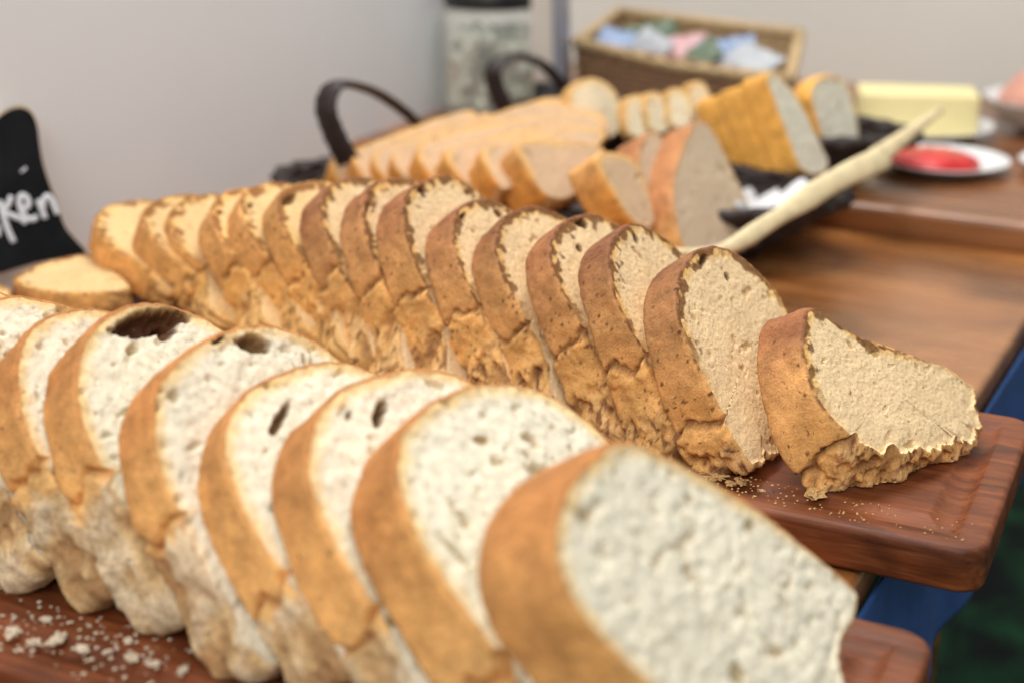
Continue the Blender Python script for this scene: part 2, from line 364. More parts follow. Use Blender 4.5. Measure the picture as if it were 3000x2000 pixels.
# ================================================================ the setting
S2 = Vector((math.sin(A0), math.cos(A0), 0)); L2 = Vector((-math.cos(A0), math.sin(A0), 0)); UPV = Vector((0, 0, 1))
def rrect_obj(name, corner, ldir, sdir, Ll, Ls, rad, ztop, th, mat, parent=None, groove=None, rnd=.002, local=True):
    """rounded slab; corner is the near right corner, ldir runs left, sdir away"""
    cen = Vector(corner) + ldir * Ll / 2 + sdir * Ls / 2; cen.z = ztop
    ang = math.atan2(-ldir.y, -ldir.x)
    hl, hs = Ll / 2, Ls / 2
    def loop(inset, z, n=14):
        r = max(rad - inset, .0008); out = []
        for cx, cy, a0 in ((hl - inset - r, hs - inset - r, 0), (-(hl - inset - r), hs - inset - r, 90), (-(hl - inset - r), -(hs - inset - r), 180), (hl - inset - r, -(hs - inset - r), 270)):
            for i in range(n + 1):
                a = R(a0 + 90 * i / n); out.append((cx + r * math.cos(a), cy + r * math.sin(a), z))
        return out
    rows = [(rnd * 2, -th), (rnd * .6, -th + rnd * .4), (0, -th + rnd * 1.6), (0, -rnd * 1.6), (rnd * .3, -rnd * .6), (rnd * 1.0, -rnd * .1), (rnd * 1.6, 0)]
    if groove: rows += groove
    V = []; F = []; n = len(loop(0, 0))
    for ins, z in rows: V += loop(ins, z)
    for k in range(len(rows) - 1):
        for i in range(n):
            a = k * n + i; b = k * n + (i + 1) % n; F.append([a, b, b + n, a + n])
    F.append([(len(rows) - 1) * n + i for i in range(n)]); F.append([i for i in range(n)][::-1])
    o = mesh(name, V, F, mat, parent)
    o.matrix_world = Matrix.Translation(cen) @ Matrix.Rotation(ang, 4, 'Z')
    return o

# floor far below the table
fl = NT('floor_green'); v = fl.coords(rnd=False)
fl.base(fl.ramp(fl.noise(v, 9, 5, .6, .5), [(.40, (.003, .006, .005)), (.53, (.008, .06, .02)), (.66, (.03, .18, .06))])); fl.set(Roughness=.9)
V = [(-4, -3, -.75), (4, -3, -.75), (4, 4, -.75), (-4, 4, -.75)]
tag(mesh('floor', V, [[0, 1, 2, 3]], fl.m, smooth=False), kind='structure')
def slab_wall(name, p0, p1, z0, z1, th, mat, label, cat, nrm):
    bm = bmesh.new(); p0 = Vector(p0); p1 = Vector(p1); q = [p0, p1, p1 + nrm * th, p0 + nrm * th]
    vv = [bm.verts.new((a.x, a.y, z)) for z in (z0, z1) for a in q]
    for f in ((3, 2, 1, 0), (4, 5, 6, 7), (0, 1, 5, 4), (1, 2, 6, 5), (2, 3, 7, 6), (3, 0, 4, 7)): bm.faces.new([vv[i] for i in f])
    bmesh.ops.recalc_face_normals(bm, faces=bm.faces)
    o = bmobj(name, bm, mat, smooth=False, bevel=.003); tag(o, label, cat); return o
a = Vector((-.342, 1.04, 0)) - S2 * .9; b = Vector((-.342, 1.04, 0)) + S2 * .62
slab_wall('white_wall', a, b, -.024, 1.3, .03, M_wall, 'smooth white partition wall behind the bread on the left', 'wall', L2)
a = Vector((1.45, 1.25, 0)); b = a + L2 * 2.3
slab_wall('back_wall', a, b, -.03, 1.4, .05, M_wall2, 'warm grey back wall behind the wicker basket and plates', 'wall', S2)

# tables
d29 = Vector((math.sin(R(29)), math.cos(R(29)), 0)); l29 = Vector((-math.cos(R(29)), math.sin(R(29)), 0))
far = Vector((.443, 1.088, 0))
t = empty('wooden_table', Matrix.Translation((0, .6, -.75)), 'brown polished wooden table under the cutting boards', 'table')
o = rrect_obj('tabletop', far - d29 * 1.15, l29, d29, .95, 1.15, .035, -.0245, .026, M_table, rnd=.003)
o.parent = t; o.matrix_parent_inverse = t.matrix_world.inverted()
t2 = empty('far_table', Matrix.Translation((.4, 1.5, -.75)), 'dark glossy wooden side table holding the plates of jam and butter', 'table')
cr = Vector((.285, 1.165, 0)) - l29 * .65
o = rrect_obj('tabletop', cr, l29, d29, 1.45, .80, .01, 0, .028, M_table2, rnd=.004)
o.parent = t2; o.matrix_parent_inverse = t2.matrix_world.inverted()
def leg(parent, x, y, zt):
    bm = bmesh.new(); bmesh.ops.create_cone(bm, cap_ends=True, segments=16, radius1=.02, radius2=.028, depth=zt + .75, matrix=Matrix.Translation((x, y, (zt - .75) / 2)))
    q = bmobj('leg', bm, M_table2); q.parent = parent; q.matrix_parent_inverse = parent.matrix_world.inverted()
for x, y in ((.32, 1.0), (-.12, .35), (-.3, 1.2)): leg(t, x, y, -.051)
for x, y in ((.8, 1.0), (.95, 1.5), (.1, 1.9)): leg(t2, x, y, -.029)

# blue cloth hanging from the table end
V = []; F = []; nu, nv_ = 120, 24
for j in range(nv_ + 1):
    for i in range(nu + 1):
        s = i / nu * 1.15; q = far - d29 * s; f = j / nv_
        out = .004 + .010 * f + .004 * f * math.sin(s * 42 + math.sin(s * 13) * 1.6)
        p = q - l29 * out; V.append((p.x, p.y, -.040 - f * .095))
for j in range(nv_):
    for i in range(nu):
        k = j * (nu + 1) + i; F.append([k, k + 1, k + nu + 2, k + nu + 1])
cl = mesh('table_cloth', V, F, M_cloth); md = cl.modifiers.new('solid', 'SOLIDIFY'); md.thickness = .0015
tag(cl, 'blue cloth skirt hanging from the right end of the wooden table', 'cloth')

# ================================================================ cutting boards
G = [(.013, 0), (.0145, -.0008), (.0165, -.0028), (.020, -.0036), (.024, -.0034), (.0275, -.0022), (.0290, -.0010), (.031, -.0008)]
b2 = rrect_obj('cutting_board', Vector((.207, .552, 0)), L2, S2, .60, .167, .013, 0, .0225, M_board, groove=G, rnd=.0018)
tag(b2, 'red brown wooden cutting board under the speckled wholemeal slices', 'cutting board', 'cutting boards')
b1 = rrect_obj('cutting_board', Vector((.168, .487, 0)) - S2 * .180, L2, S2, .52, .180, .015, 0, .0225, M_board, groove=G, rnd=.0018)
tag(b1, 'red brown wooden cutting board nearest the viewer under the white loaf', 'cutting board', 'cutting boards')

# ================================================================ wholemeal slices on the middle board
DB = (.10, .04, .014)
P2 = {1: [-0.2075, 0.9289, 0.0314, 1.2299, 0.0962, 0.0915, 0.021, 0.0221, 0.8998], 2: [-0.1839, 0.9194, -0.019, 1.0565, 0.0965, 0.0819, 0.0223, 0.0292, 0.8963], 3: [-0.1626, 0.914, 0.0489, 1.0276, 0.0989, 0.0876, 0.0189, 0.0009, 0.8997], 4: [-0.1296, 0.8868, 0.0058, 0.9421, 0.0994, 0.0934, 0.0216, 0.0259, 0.8933], 5: [-0.102, 0.871, 0.0095, 0.9424, 0.0979, 0.1033, 0.0212, 0.0355, 0.8635], 6: [-0.077, 0.848, 0.0313, 0.8543, 0.0964, 0.1071, 0.02, 0.0404, 0.8285], 7: [-0.0586, 0.8385, 0.0387, 0.7305, 0.1017, 0.1054, 0.0207, 0.0068, 0.8318], 8: [-0.0371, 0.8186, 0.0494, 0.6235, 0.1024, 0.1068, 0.0204, -0.0002, 0.8347], 9: [-0.0126, 0.8049, 0.0511, 0.6049, 0.1082, 0.1081, 0.023, -0.021, 0.8294], 10: [0.0146, 0.7827, 0.0046, 0.6578, 0.1021, 0.1018, 0.022, 0.0014, 0.8536], 11: [0.046, 0.7664, 0.0788, 0.691, 0.1061, 0.1025, 0.02, -0.0183, 0.8457], 12: [0.0799, 0.7375, 0.0852, 0.7155, 0.1069, 0.107, 0.0206, -0.0241, 0.839], 13: [0.1005, 0.709, 0.0188, 0.6301, 0.1031, 0.1062, 0.0205, -0.0342, 0.8749], 14: [0.1289, 0.6807, 0.1217, 0.6123, 0.11, 0.0988, 0.0217, -0.0342, 0.8982]}
ORD = {1: 'leftmost speckled wholemeal slice, leaning lowest beside the flat slice', 2: 'second speckled wholemeal slice from the left end of the fanned row', 3: 'third speckled wholemeal slice from the left end of the fanned row', 4: 'fourth speckled wholemeal slice from the left end of the fanned row', 5: 'fifth speckled wholemeal slice from the left end of the fanned row', 6: 'sixth wholemeal slice from the left end, dark burst hole under its top', 7: 'seventh speckled wholemeal slice from the left end of the fanned row', 8: 'eighth speckled wholemeal slice from the left end of the fanned row', 9: 'ninth wholemeal slice from the left, wide pale face and black hole at its top', 10: 'tenth wholemeal slice from the left, dark crust and brown hole right of its top', 11: 'eleventh wholemeal slice from the left, narrow pale face and loose block of crust', 12: 'twelfth wholemeal slice from the left, dark pit right at its peak', 13: 'thirteenth wholemeal slice from the left, small dark hole below its peak', 14: 'tall upright wholemeal slice with a black hole, second from the right end'}
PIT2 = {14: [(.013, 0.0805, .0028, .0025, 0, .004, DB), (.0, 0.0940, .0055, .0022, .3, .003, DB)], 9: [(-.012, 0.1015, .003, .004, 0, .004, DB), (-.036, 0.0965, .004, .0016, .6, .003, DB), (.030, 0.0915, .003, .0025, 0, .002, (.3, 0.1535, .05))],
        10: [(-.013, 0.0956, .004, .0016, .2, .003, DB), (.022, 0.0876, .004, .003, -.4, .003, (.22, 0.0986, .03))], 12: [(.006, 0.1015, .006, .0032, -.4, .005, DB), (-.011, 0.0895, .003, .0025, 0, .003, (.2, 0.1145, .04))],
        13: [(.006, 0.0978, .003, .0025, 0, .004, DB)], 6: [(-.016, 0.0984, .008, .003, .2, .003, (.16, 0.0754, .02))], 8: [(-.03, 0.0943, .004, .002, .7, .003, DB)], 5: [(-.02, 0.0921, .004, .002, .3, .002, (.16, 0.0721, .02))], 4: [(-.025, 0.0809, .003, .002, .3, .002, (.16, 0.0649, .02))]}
HC = {1: .17, 2: .18, 3: .33, 4: .44, 5: .46, 6: .50, 7: .50, 8: .48, 9: .47, 10: .46, 11: .43, 12: .44, 13: .42, 14: .22}
for k, (x, y, yaw, lean, W, Hh, t, roll, a) in P2.items():
    big = k >= 9
    bread_slice(ORD[k], 'wholemeal slices fanned along the middle board', 'brown' if k >= 7 else 'gold', frame(x, y, 0, yaw, lean), loaf_profile(W, Hh, roll, a), t, 100 + k,
                N=400 if big else 280, K=24 if big else 16, MR=84 if big else 40, hc=HC[k], hb=HC[k] * (.48 if k > 8 else .62), pits=PIT2.get(k, ()), gold=.35 if k < 7 else .0, block=.0045 if k > 5 else .003, torn=.008, ext=.008 if k > 3 else .003, foot=.030 if 3 <= k < 10 else .022 if 3 < k < 14 else .004)
o15 = [(-0.0237, 0.0829), (-0.015, 0.0802), (-0.0094, 0.0715), (-0.0007, 0.0619), (0.0169, 0.051), (0.035, 0.0398), (0.0512, 0.0302), (0.0616, 0.0209), (0.0663, 0.0144), (0.0600, -0.002), (0.0512, -0.012), (0.0221, -0.008), (-0.0127, -0.002), (-0.0307, 0.0056), (-0.0435, 0.0165), (-0.0493, 0.0308), (-0.0509, 0.0416), (-0.0488, 0.0525), (-0.0444, 0.0629), (-0.0343, 0.0744)]
bread_slice('end wholemeal slice lying back at the right corner of the board with torn base', 'wholemeal slices fanned along the middle board', 'brown', frame(.1825, .6463, 0, R(20), R(40)), o15, .026, 119, N=460, K=30, MR=104, hc=.22, hb=.19, block=.001, torn=.0075, flare=.015, ext=.004)
TR={
 'wedge':((0.1405, 1.0356, -0.0233), 10, 30, 0.04, [(0.0253, 0.1085), (0.0364, 0.1055), (0.0438, 0.0879), (0.0442, 0.0551), (0.0467, 0.018), (0.0407, 0.0012), (0.0025, 0.0), (-0.0418, 0.0112), (-0.0672, 0.0227), (-0.0615, 0.0398), (-0.0493, 0.0642), (-0.0264, 0.0835), (0.0065, 0.1018)]),
 'wedge2':((0.1182, 1.025, -0.026), 10, 32, 0.03, [(0.0134, 0.1108), (0.03, 0.1078), (0.0392, 0.0878), (0.0376, 0.055), (0.0391, 0.0179), (0.023, 0.0), (-0.0225, 0.0083), (-0.0557, 0.0204), (-0.0516, 0.0434), (-0.0375, 0.0679), (-0.0152, 0.0913)]),
 'small':((0.0792, 0.9839, 0.0128), 8, 32, 0.028, [(-0.0206, 0.068), (0.0084, 0.0639), (0.0248, 0.0526), (0.0246, 0.0381), (0.0196, 0.0218), (0.0094, 0.0), (-0.0175, 0.01), (-0.023, 0.0349), (-0.0258, 0.0523)]),
 'blk':((0.0323, 1.0392, 0.0174), 20, 42, 0.036, [(-0.0375, 0.0569), (-0.0036, 0.0526), (0.054, 0.0394), (0.0449, 0.0196), (0.0093, 0.0032), (-0.0306, 0.0), (-0.0365, 0.0199)]),
 'e':((0.0044, 1.0838, 0.0147), 28, 50, 0.036, [(-0.066, 0.0434), (-0.0444, 0.0454), (0.0075, 0.0504), (0.0611, 0.0534), (0.0918, 0.0372), (0.0404, 0.0183), (-0.0287, 0.0), (-0.0616, 0.0018)]),
 'd':((-0.0082, 1.1153, 0.0162), 28, 54, 0.032, [(-0.0747, 0.0408), (-0.0511, 0.0452), (0.0311, 0.056), (0.1183, 0.0488), (0.1081, 0.0221), (0.0096, 0.005), (-0.0636, 0.0), (-0.0776, 0.0072)]),
 'c':((-0.02, 1.1485, 0.0116), 28, 54, 0.032, [(-0.092, 0.0317), (-0.0631, 0.0391), (0.0241, 0.0575), (0.0713, 0.0679), (0.1389, 0.0414), (0.0757, 0.0141), (-0.0635, 0.0), (-0.0914, 0.0006)]),
 'b':((-0.0691, 1.1497, 0.0001), 28, 54, 0.032, [(-0.0659, 0.0443), (-0.0367, 0.0515), (0.031, 0.0671), (0.0685, 0.0742), (0.0749, 0.0653), (0.0688, 0.0308), (-0.0162, 0.011), (-0.0587, 0.0), (-0.0657, 0.0061)]),
 'a':((-0.1177, 1.1528, -0.0059), 28, 54, 0.032, [(-0.034, 0.038), (-0.0093, 0.045), (0.0373, 0.0538), (0.0563, 0.0402), (0.0082, 0.0135), (-0.0233, 0.0), (-0.0352, 0.0047)]),
 'c2':((-0.0565, 1.1366, 0.0058), 28, 54, 0.028, [(-0.0603, 0.0424), (-0.0314, 0.049), (0.0643, 0.0702), (0.079, 0.0642), (0.0769, 0.0292), (-0.0123, 0.0105), (-0.0567, 0.0), (-0.0596, 0.0076)]),
 'f':((0.0188, 1.0529, 0.025), 28, 50, 0.03, [(-0.0487, 0.0422), (-0.023, 0.0444), (0.0202, 0.0483), (0.0738, 0.0444), (0.0718, 0.0269), (-0.0024, 0.0092), (-0.0435, 0.0), (-0.0483, 0.009)]),
 'l1':((0.0476, 1.1931, 0.024), 25, 64, 0.022, [(0.0642, 0.0342), (0.0411, 0.0472), (-0.0197, 0.052), (-0.0556, 0.0417), (-0.0592, 0.0174), (-0.0107, 0.0), (0.0399, 0.0012)]),
 'l2':((0.0575, 1.2334, 0.0217), 25, 60, 0.022, [(-0.0333, 0.0574), (0.0017, 0.0608), (0.0336, 0.055), (0.047, 0.0379), (0.0285, 0.0074), (-0.023, 0.0), (-0.0544, 0.0242)]),
 'w1':((0.0703, 1.2591, 0.0299), 45, 20, 0.02, [(-0.0248, 0.0433), (-0.0163, 0.0524), (-0.0014, 0.0562), (0.0146, 0.0514), (0.0237, 0.0404), (0.0254, 0.019), (0.0189, 0.0), (-0.014, 0.0022), (-0.026, 0.0222)]),
 'w2':((0.1051, 1.2174, 0.0398), 45, 20, 0.018, [(-0.0135, 0.033), (-0.0026, 0.0398), (0.0091, 0.0365), (0.0135, 0.022), (0.0068, 0.0), (-0.0133, 0.0014)]),
 'w3':((0.1219, 1.2169, 0.0437), 45, 20, 0.018, [(-0.0138, 0.033), (-0.003, 0.0386), (0.0087, 0.0342), (0.0129, 0.0183), (0.0066, 0.0), (-0.0115, 0.0012)]),
 'w4':((0.1403, 1.2169, 0.0475), 45, 20, 0.018, [(-0.0138, 0.0329), (-0.003, 0.0386), (0.0087, 0.0342), (0.013, 0.0183), (0.0067, 0.0), (-0.0115, 0.0012)]),
 'w5':((0.1602, 1.2366, 0.0473), 45, 20, 0.018, [(-0.0126, 0.0351), (-0.0037, 0.041), (0.0084, 0.0377), (0.0124, 0.0185), (0.006, 0.0), (-0.0105, 0.0011)]),
 't1':((0.2305, 1.1658, 0.0155), 22, 22, 0.034, [(-0.0274, 0.0926), (-0.0116, 0.0897), (0.0054, 0.0743), (0.015, 0.0511), (0.0225, 0.0279), (0.0295, 0.0076), (0.0162, 0.0), (-0.0095, 0.0034), (-0.0169, 0.0245), (-0.0232, 0.0597)]),
 't2':((0.286, 1.2782, 0.0134), 30, 20, 0.022, [(-0.0279, 0.0631), (-0.0063, 0.0736), (0.0199, 0.0684), (0.0265, 0.0458), (0.0266, 0.0058), (0.0082, 0.0), (-0.0202, 0.0074), (-0.0268, 0.0396)]),
 'flat':((-0.239, 0.8745, 0.0), 0, 90, 0.02, [(-0.0269, 0.089), (-0.0053, 0.0932), (0.015, 0.0931), (0.0311, 0.0885), (0.0436, 0.0822), (0.0319, 0.0584), (-0.0025, 0.0069), (-0.0123, 0.0), (-0.0356, 0.0314), (-0.039, 0.0609)]),
 'flat2':((-0.3176, 0.8556, 0.0), 10, 90, 0.016, [(-0.013, 0.0339), (0.0101, 0.0489), (0.0182, 0.0345), (0.0114, 0.0125), (-0.0047, 0.0), (-0.0221, 0.0021)]),
}
for k, lab in (('flat', 'wholemeal slice lying flat on the board below the chalkboard sign'), ('flat2', 'cut off piece of bread at the far left edge of the board')):
    base, yaw, lean, t, ol = TR[k]
    bread_slice(lab, None, 'gold', frame(*base, R(yaw), R(lean)), ol, t, 140 + len(k), N=240, K=14, MR=26, hc=.0, gold=.2)

# ================================================================ white slices on the near board
P1 = {'O': [-0.2131, 0.5831, 0.004, 0.728, 0.1067, 0.1131, 0.0249, 0.0579, 0.9436], 'N': [-0.1791, 0.5651, 0.004, 0.728, 0.1067, 0.1131, 0.0249, 0.0579, 0.9436], 'P': [-0.1451, 0.5471, 0.004, 0.728, 0.1067, 0.1131, 0.0249, 0.0579, 0.9436], 'Q': [-0.1145, 0.538, 0.0223, 0.6976, 0.1139, 0.1196, 0.0247, 0.0226, 0.9225], 'D': [-0.0746, 0.5099, 0.1077, 0.6611, 0.1248, 0.1171, 0.0237, -0.0001, 0.8404], 'E': [-0.0358, 0.4836, 0.1138, 0.8328, 0.1194, 0.1139, 0.0232, 0.0658, 0.8372], 'F': [-0.0043, 0.4687, 0.1206, 0.7995, 0.1256, 0.1132, 0.0246, 0.0801, 0.8059], 'G': [0.0321, 0.4449, 0.0495, 0.8469, 0.1301, 0.1114, 0.0285, 0.162, 0.8123]}
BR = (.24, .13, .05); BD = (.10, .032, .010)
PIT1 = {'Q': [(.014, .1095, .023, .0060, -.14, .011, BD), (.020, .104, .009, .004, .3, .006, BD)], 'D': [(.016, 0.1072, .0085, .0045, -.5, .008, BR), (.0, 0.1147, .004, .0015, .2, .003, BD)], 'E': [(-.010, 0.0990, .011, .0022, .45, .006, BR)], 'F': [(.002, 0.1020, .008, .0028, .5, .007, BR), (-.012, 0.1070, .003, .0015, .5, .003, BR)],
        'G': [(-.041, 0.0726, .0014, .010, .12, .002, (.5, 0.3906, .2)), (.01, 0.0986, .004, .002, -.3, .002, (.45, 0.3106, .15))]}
L1_ = {'O': 'white slice at the left frame edge of the near board, mostly out of view', 'N': 'white slice second from the left edge of the near board', 'P': 'white slice with browned flat top just left of the slice with the big hollow', 'Q': 'white slice with a large dark hollow under its top crust', 'D': 'white slice with an oval brown hole under its peak, right of the hollow slice', 'E': 'white slice with a long thin slit below its crust, fourth from the right end', 'F': 'white slice with a short ragged hole below its crust, third from the right end', 'G': 'wide white slice with a vertical groove in its face, second from the right end'}
for i, (k, (x, y, yaw, lean, W, Hh, t, roll, a)) in enumerate(P1.items()):
    bread_slice(L1_[k], 'white slices fanned along the near board', 'white', frame(x, y, 0, yaw, lean), loaf_profile(W, Hh, roll, a), t, 200 + i, N=380, K=22, MR=80,
                hc={'O': .5, 'N': .5, 'P': .5, 'Q': .52, 'D': .48, 'E': .38, 'F': .33, 'G': .28}[k], hb={'O': .47, 'N': .47, 'P': .46, 'Q': .47, 'D': .44, 'E': .33, 'F': .28, 'G': .22}[k], pits=PIT1.get(k, ()), block=.001, torn=.0055, voids=1.4, ext=.004, foot=.006)
oH = [(-0.0061, 0.1118), (0.003, 0.107), (0.0182, 0.0935), (0.0328, 0.0781), (0.0461, 0.0603), (0.0584, 0.0407), (0.0677, 0.0239), (0.0697, 0.0193), (0.0564, 0.0133), (0.0428, 0.0113), (0.0362, 0.003), (0.0236, 0.0), (-0.0039, 0.0076), (-0.031, 0.0208), (-0.0461, 0.0351), (-0.0543, 0.0501), (-0.0584, 0.0638), (-0.0617, 0.0757), (-0.0608, 0.087), (-0.0558, 0.0966), (-0.0464, 0.1047), (-0.0304, 0.1105)]
bread_slice('big end slice of white bread showing its whole porous face, nearest the viewer', 'white slices fanned along the near board', 'white', frame(.0745, .4060, 0, R(10), R(38)), [(p[0] * 1.03, p[1] * 1.035) for p in oH], .032, 230, N=460, K=28, MR=100, hc=.12, hb=.10, block=.0, torn=.006, flare=.010, voids=1.5,
            pits=[(-.012, .030, .0045, .0045, 0, .003, (.52, .42, .26)), (.012, .085, .0025, .002, 0, .002, (.52, .42, .26)), (.034, .065, .003, .0022, 0, .002, (.52, .42, .26))])

# ================================================================ bread in the dark baskets behind
B3 = {'wedge': ('tall pointed slice with speckled grey face at the right end of the first basket', 'grey', 'rye slices in the front basket', 0), 'wedge2': ('thick red brown crusted slice directly behind the tall pointed grey slice', 'grey', 'rye slices in the front basket', 0),
 'small': ('small short slice with a golden side leaning before the tall pointed slice', 'pale', 'rye slices in the front basket', 0), 'blk': ('thick slice with ridged golden edge in the middle of the front basket', 'pale', 'rye slices in the front basket', 0),
 'e': ('wide pale slice with a long face in the middle left of the front basket', 'pale', 'rye slices in the front basket', 0), 'd': ('fifth pale slice from the left end of the front basket', 'pale', 'rye slices in the front basket', 0), 'c': ('fourth pale slice from the left end of the front basket', 'pale', 'rye slices in the front basket', 0),
 'b': ('second pale slice from the left end of the front basket', 'pale', 'rye slices in the front basket', 0), 'a': ('leftmost small pale slice beside the front basket handle', 'pale', 'rye slices in the front basket', 0),
 'c2': ('third pale slice from the left end of the front basket', 'pale', 'rye slices in the front basket', 0), 'f': ('pale slice showing an orange edge just left of the ridged golden slice', 'pale', 'rye slices in the front basket', 0),
 'l1': ('flat brown slice on top of the pile below the white rounds', 'pale', 'slices piled at the back of the front basket', 0), 'l2': ('flat brown slice at the top of the pile near the far handle', 'pale', 'slices piled at the back of the front basket', 0),
 'w1': ('large rounded slice of white bread standing in front of the tan wicker basket', 'bag', 'small white rounds in the back basket', 0), 'w2': ('small white round right beside the large rounded white slice', 'bag', 'small white rounds in the back basket', 0), 'w3': ('second small white round from the large rounded slice', 'bag', 'small white rounds in the back basket', 0), 'w4': ('third small white round from the large rounded slice', 'bag', 'small white rounds in the back basket', 0), 'w5': ('small white round touching the orange toast stack', 'bag', 'small white rounds in the back basket', 0),
 't2': ('white toast slice with orange crust standing behind the toast stack', 'toast', None, 0)}
for i, (k, (lab, st, grp, z)) in enumerate(B3.items()):
    base, yaw, lean, t, ol = TR[k]
    bread_slice(lab, grp, st, frame(base[0], base[1], base[2] + z, R(yaw), R(lean)), ol, t, 300 + i, N=180, K=10, MR=20, hc=0)
base, yaw, lean, t, ol = TR['t1']
Mt = frame(*base, R(yaw), R(lean))
for q in range(3):
    bread_slice(('front slice of the orange crusted toast stack, white face showing', 'middle slice of the orange crusted toast stack', 'rear slice of the orange crusted toast stack')[q], 'orange crusted toast stack in the back basket', 'toast', Mt @ Matrix.Translation((0, -.002 * q, -.0275 * q)), ol, .0265, 340 + q, N=180, K=10, MR=20, hc=0)

# dark wicker baskets
def tube_path(pts, rad, n=10, closed=False, wid=None, flat=None):
    """swept tube; with wid a flat band of that width along the fixed direction flat"""
    P = [Vector(p) for p in pts]; V = []; F = []; m = len(P)
    for i, p in enumerate(P):
        a = P[(i - 1) % m] if closed or i > 0 else p; b = P[(i + 1) % m] if closed or i < m - 1 else p
        tan = (b - a).normalized()
        if flat is not None: s = (Vector(flat) - tan * tan.dot(Vector(flat))).normalized()
        else: s = tan.cross(UPV); s = s.normalized() if s.length > 1e-4 else Vector((1, 0, 0))
        u = tan.cross(s).normalized(); r = rad[i] if isinstance(rad, (list, tuple)) else rad
        ww = (wid[i] if isinstance(wid, (list, tuple)) else wid) if wid else r
        for k in range(n):
            an = 2 * math.pi * k / n; V.append(p + s * ww * math.cos(an) + u * r * math.sin(an))
    for i in range(m if closed else m - 1):
        for k in range(n):
            F.append([i * n + k, i * n + (k + 1) % n, ((i + 1) % m) * n + (k + 1) % n, ((i + 1) % m) * n + k])
    if not closed: F += [list(range(n))[::-1], [(m - 1) * n + k for k in range(n)]]
    return V, F
def catmull(P, n=10):
    P = [Vector(p) for p in P]; Q = [2 * P[0] - P[1]] + P + [2 * P[-1] - P[-2]]; out = []
    for i in range(1, len(Q) - 2):
        for k in range(n):
            t = k / n; a, b, c, d = Q[i - 1:i + 3]
            out.append(.5 * ((2 * b) + (c - a) * t + (2 * a - 5 * b + 4 * c - d) * t * t + (3 * b - 3 * c + d - a) * t ** 3))
    return out + [P[-1]]
def merge(parts):
    V = []; F = []
    for v, f in parts:
        k = len(V); V += list(v); F += [[i + k for i in q] for q in f]
    return V, F
def basket(cx, cy, rx, ry, ang, z0, z1, label, handles, strands=5):
    root = empty('bread_basket', Matrix.Translation((cx, cy, z0)), label, 'basket', 'dark woven bread baskets'); inv = root.matrix_world.inverted()
    rng = random.Random(int(cx * 1000) + 5)
    def ring(f, z, ph=0, am=0, n=96, k=24):
        out = []
        for i in range(n):
            a = 2 * math.pi * i / n; q = f + am * math.sin(a * k + ph) + rng.uniform(-.004, .004)
            x = rx * q * math.cos(a); y = ry * q * math.sin(a)
            out.append(Vector((cx + x * math.cos(ang) - y * math.sin(ang), cy + x * math.sin(ang) + y * math.cos(ang), z + rng.uniform(-.0006, .0006))))
        return out
    P = []; nr = 9
    for i in range(nr):
        f = i / (nr - 1); P.append(tube_path(ring(.72 + .28 * f, z0 + .004 + (z1 - z0 - .004) * f, math.pi * (i % 2), .012), .0035, 8, True))
    V, F = merge(P); o = mesh('body', [inv @ v for v in V], F, M_wicker, root)
    P = [tube_path(ring(1.0, z1, 0, .02, k=30), .0055, 8, True), tube_path(ring(1.01, z1 + .003, math.pi, .02, k=30), .005, 8, True)]
    V, F = merge(P); mesh('rim', [inv @ v for v in V], F, M_wicker, root)
    # base panel
    rg = ring(.72, z0 + .003); c = Vector((cx, cy, z0 + .003)); V = rg + [c]; F = [[i, (i + 1) % len(rg), len(rg)] for i in range(len(rg))]
    mesh('base', [inv @ v for v in V], F, M_wicker, root)
    for hp in handles:
        q = catmull(hp[0], 8); m = len(q); wd = [hp[1][0] + (hp[1][1] - hp[1][0]) * i / (m - 1) + .0006 * math.sin(i * 1.9) for i in range(m)]
        V, F = tube_path(q, .0035, 12, False, wd, hp[2]); mesh('handle', [inv @ v for v in V], F, M_wicker, root)
    return root
H1 = [(-0.1319, 1.13, 0.0428), (-0.1427, 1.13, 0.065), (-0.1486, 1.13, 0.0889), (-0.1392, 1.14, 0.1037), (-0.1163, 1.18, 0.0915), (-0.0942, 1.22, 0.0675), (-0.076, 1.25, 0.0421)]
H2_ = [(-0.0045, 1.34, 0.0423), (-0.0156, 1.34, 0.067), (-0.0167, 1.34, 0.0853), (0.0017, 1.36, 0.0924), (0.0272, 1.4, 0.0799), (0.0473, 1.42, 0.0574), (0.0615, 1.44, 0.0319)]
basket(.035, 1.128, .228, .098, R(-9), -.024, .022, 'long dark woven basket with an arched handle holding the brown slices', [(H1, (.0125, .006), (.9, -.44, 0))])
basket(.180, 1.300, .185, .070, R(-22), .0005, .040, 'dark woven basket behind with a small arched handle holding white bread', [(H2_, (.011, .006), (.9, -.44, 0))])
# paper liner, crumpled, in the front basket
V = []; F = []; n = 90
for j in range(8):
    f = j / 7
    for i in range(n):
        a = R(-42) + R(150) * i / (n - 1); wob = .035 * math.sin(a * 9 + j) * f + .03 * math.sin(a * 23 + 1.3 * j) * f
        q = .52 + .36 * f + wob * .5; x = .228 * q * math.cos(a); y = .104 * q * math.sin(a); an = R(-9)
        zz = -.016 + .036 * f ** 1.4 + .010 * f * math.sin(a * 7 + .5) + .004 * f * math.sin(a * 31)
        V.append((.035 + x * math.cos(an) - y * math.sin(an), 1.128 + x * math.sin(an) + y * math.cos(an), zz))
for j in range(7):
    for i in range(n - 1): F.append([j * n + i, j * n + i + 1, (j + 1) * n + i + 1, (j + 1) * n + i])
pl = mesh('paper_liner', V, F, M_paper); md = pl.modifiers.new('s', 'SOLIDIFY'); md.thickness = .0006
tag(pl, 'crumpled white paper liner inside the front dark basket', 'paper')

